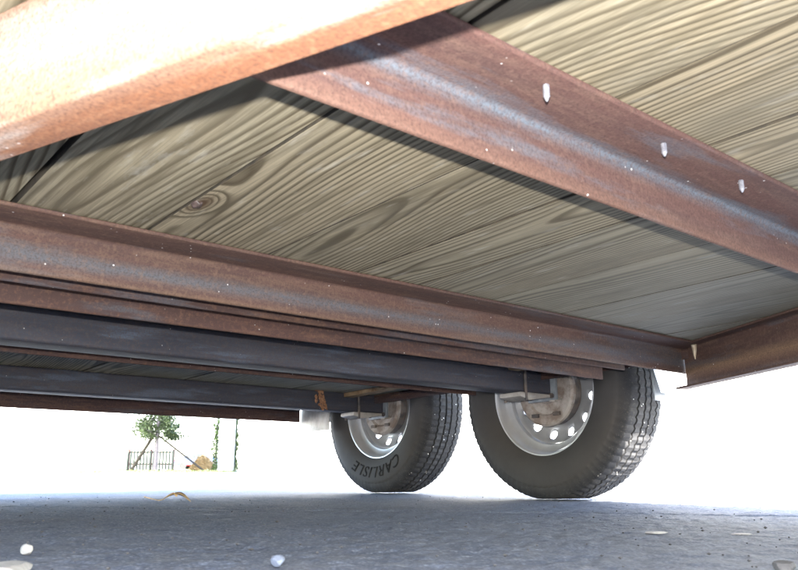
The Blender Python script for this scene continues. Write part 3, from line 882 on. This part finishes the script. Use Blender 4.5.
# picket fence
FD = 33.; fx0, fx1 = PX(127, FD), PX(172, FD)
fence = empty('picket_fence', ((fx0 + fx1) / 2, FD, 0)); tag(fence, 'low picket fence with red-brown rails behind the staked tree', 'fence')
hw = (fx1 - fx0) / 2; npk = 15
pk = None
for i in range(npk):
    x = -hw + 2 * hw * i / (npk - 1)
    o = box('picket', -.035, .035, -.012, .012, .02, .80, B['picket'], fence, .004) if pk is None else pk.copy()
    if pk is not None: col.objects.link(o)
    pk = pk or o; o.location = (x, 0, rng.uniform(-.02, .02))
for z in (.22, .70): box('rail', -hw - .05, hw + .05, .013, .05, z, z + .07, B['rail'], fence, .004)
for x in (-hw, 0, hw): box('post', x - .045, x + .045, .051, .14, -.1, .86, B['rail'], fence, .005)

# straw heap
HD = 28.; hx = PX(202.5, HD)
V, F = [], []
for i in range(1500):
    a = rng.uniform(0, 6.28); r_ = .40 * math.sqrt(rng.random()); z = .50 * (1 - (r_ / .42) ** 2) * rng.uniform(.75, 1.05)
    p = Vector((r_ * math.cos(a) * 1.05, r_ * math.sin(a), max(z, .01))); d = Vector((rng.gauss(0, 1), rng.gauss(0, 1), rng.gauss(-.1, .45))).normalized() * .075
    n_ = d.orthogonal().normalized() * .008; k = len(V); V += [p - d - n_, p - d + n_, p + d + n_, p + d - n_]; F.append((k, k + 1, k + 2, k + 3))
ring = 20; base = len(V)
for j in range(6):
    for i in range(ring):
        a = 2 * PI * i / ring; r_ = .38 * (1 - j / 6 * .95) * (1 + .08 * math.sin(3 * a + j)); V.append(Vector((r_ * math.cos(a), r_ * math.sin(a), .46 * (1 - (r_ / .40) ** 2))))
for j in range(5):
    for i in range(ring): F.append((base + j * ring + i, base + j * ring + (i + 1) % ring, base + (j + 1) * ring + (i + 1) % ring, base + (j + 1) * ring + i))
heap = link('straw_heap', V, F, B['straw'], loc=(hx, HD, 0)); tag(heap, 'tan heap of dry straw beside the slim green shrub', 'heap')

# parked car far behind
CD = 72.
car = empty('parked_car', (PX(200, CD), CD, 0)); tag(car, 'distant blue parked car partly behind the straw heap', 'car')
prof = [(-2.1, .35), (-2.15, .62), (-2.05, .86), (-1.45, .93), (-.95, 1.36), (.55, 1.40), (1.15, .98), (1.95, .88), (2.12, .60), (2.08, .33)]
V = [(x, -.82, z) for x, z in prof] + [(x, .82, z) for x, z in prof]; n = len(prof)
F = [tuple(range(n)), tuple(range(n, 2 * n))[::-1]] + [(i, i + n, (i + 1) % n + n, (i + 1) % n) for i in range(n)]
bd_ = link('body', V, F, B['carblue'], car); bm = bmesh.new(); bm.from_mesh(bd_.data); bmesh.ops.recalc_face_normals(bm, faces=bm.faces); bm.to_mesh(bd_.data); bm.free(); bevel(bd_, .05, 2, 20)
for xs in ([(-1.30, .96), (-.90, 1.28), (-.25, 1.31), (-.25, .96)], [(-.15, .96), (-.15, 1.31), (.50, 1.32), (.95, .98)]):
    V = [(x, -.832, z) for x, z in xs] + [(x, -.80, z) for x, z in xs]; link('window', V, [(0, 1, 2, 3), (7, 6, 5, 4), (0, 4, 5, 1), (1, 5, 6, 2), (2, 6, 7, 3), (3, 7, 4, 0)], B['carglass'], car)
for x in (-1.35, 1.3):
    for s in (-1, 1):
        w = lathe('wheel', [(-.1, 0), (-.1, .2), (-.09, .31), (.09, .31), (.1, .2), (.1, 0)], 24, B['dark'], car); w.rotation_euler = (0, 0, PI / 2); w.location = (x, s * .76, .31)
box('tail_lamp', -2.17, -2.06, -.78, -.50, .66, .82, B['red'], car, .01)
box('tail_lamp', -2.17, -2.06, .50, .78, .66, .82, B['red'], car, .01)
box('sill', -1.0, .95, -.84, -.80, .32, .44, B['red'], car, .01)

# ------------------------------------------------------------------ small things lying on the asphalt
def gpt(px, py):
    ray = W_C @ np.array([(px - CX) / FPX, (py - CY) / FPX, 1.]); t = -CAM_H / ray[2]
    return ray[0] * t, ray[1] * t, t * FPX ** 0
def pebble(name, px, py, sx, sy, sz, mat, label, seed, cat='stone', group=None):
    x, y, _ = gpt(px, py)
    bm = bmesh.new(); bmesh.ops.create_icosphere(bm, subdivisions=3, radius=1); q = random.Random(seed)
    k = [(Vector((q.gauss(0, 1), q.gauss(0, 1), q.gauss(0, 1))).normalized(), q.uniform(.55, .9)) for _ in range(14)]
    for v in bm.verts:
        p = v.co.copy()
        for d, c in k:
            e = p.dot(d)
            if e > c: p -= d * (e - c)
        v.co = Vector((p.x * sx, p.y * sy, p.z * sz))
    zmin = min(v.co.z for v in bm.verts)
    for v in bm.verts: v.co.z -= zmin
    me = bpy.data.meshes.new(name); bm.to_mesh(me); bm.free(); me.materials.append(mat)
    o = bpy.data.objects.new(name, me); col.objects.link(o)
    o.location = (x, y, -.0035); o.rotation_euler = (0, 0, q.uniform(-.4, .4))
    return tag(o, label, cat, group)
pebble('pebble', 27, 552, .0085, .007, .007, B['pale'], 'small round white pebble on the asphalt below the axles', 1)
pebble('pebble', 278, 563, .0085, .008, .007, B['blue'], 'blue-grey pebble on the asphalt near the tyres side of the drive', 2)
pebble('stone_chip', 655, 531.5, .022, .014, .0022, B['pale'], 'flat pale stone chip on the asphalt, the longer of two', 3)
pebble('stone_chip', 741, 532.5, .018, .012, .0018, B['pale'], 'flat pale stone chip on the asphalt, the shorter of two', 4)
pebble('pebble', 786, 571, .014, .010, .0075, B['darkstone'], 'black pebble on the asphalt under the angle iron', 5)
pebble('stone_chip', 655, 487.5, .028, .020, .016, B['grey'], 'grey stone chip on the sunlit drive beyond the tyres', 6)
pebble('flat_stone', -16, 578, .042, .060, .010, B['pale'], 'broad flat white stone at the edge of the shaded asphalt', 9)

# dry curled leaf with its stalk
lx, ly, _ = gpt(170, 500)
V, F = [], []; n = 16
for i in range(n + 1):
    t = i / n; w = .017 * math.sin(PI * min(1, t * 1.02)) ** .8 + .0004
    cx_ = -.020 + .085 * t; cz_ = .006 + .014 * math.sin(PI * t * 1.15) - .004 * t; bow = .010 * math.sin(t * 3)
    for j in (-1, -.5, 0, .5, 1): V.append((cx_, j * w + bow, cz_ + abs(j) * .008 * math.sin(PI * t) - (.012 if j == -1 and 6 < i < 9 else 0)))
for i in range(n):
    for j in range(4): F.append((i * 5 + j, i * 5 + j + 1, i * 5 + 6 + j, i * 5 + 5 + j))
leaf = empty('dry_leaf', (lx, ly, -.003)); tag(leaf, 'curled tan dead leaf with a long stalk lying on shaded asphalt', 'leaf')
bl = link('blade', V, F, B['dry'], leaf, smooth=True); md = bl.modifiers.new('t', 'SOLIDIFY'); md.thickness = .0006
V, F = tube_path([(-.018, 0, .006), (-.035, .004, .002), (-.055, .006, .006), (-.080, .002, .013)], [.0016, .0013, .0012, .0014], 6)
link('stalk', V, F, B['dry'], leaf)

# loose grit
V, F = [], []; q = random.Random(21)
oct_ = [(1, 0, 0), (-1, 0, 0), (0, 1, 0), (0, -1, 0), (0, 0, 1), (0, 0, -1)]
of = [(0, 2, 4), (2, 1, 4), (1, 3, 4), (3, 0, 4), (2, 0, 5), (1, 2, 5), (3, 1, 5), (0, 3, 5)]
for i in range(420):
    y = .55 + 2.4 * q.random() ** 1.2; x = q.uniform(-.58, .58) * (y + .2); s = q.choice((.0010, .0013, .0016, .0020, .0026)) * q.uniform(.7, 1.2); k = len(V); a = q.uniform(0, 6)
    for p in oct_:
        j = q.uniform(.7, 1.25); X_ = p[0] * math.cos(a) - p[1] * math.sin(a); Y_ = p[0] * math.sin(a) + p[1] * math.cos(a)
        V.append((x + X_ * s * j * 1.3, y + Y_ * s * j, -.0025 + p[2] * s * j * .7))
    F += [tuple(k + i_ for i_ in f) for f in of]
tag(link('grit', V, F, B['darkstone']), 'loose grey grit scattered over the asphalt', 'grit', kind='stuff')
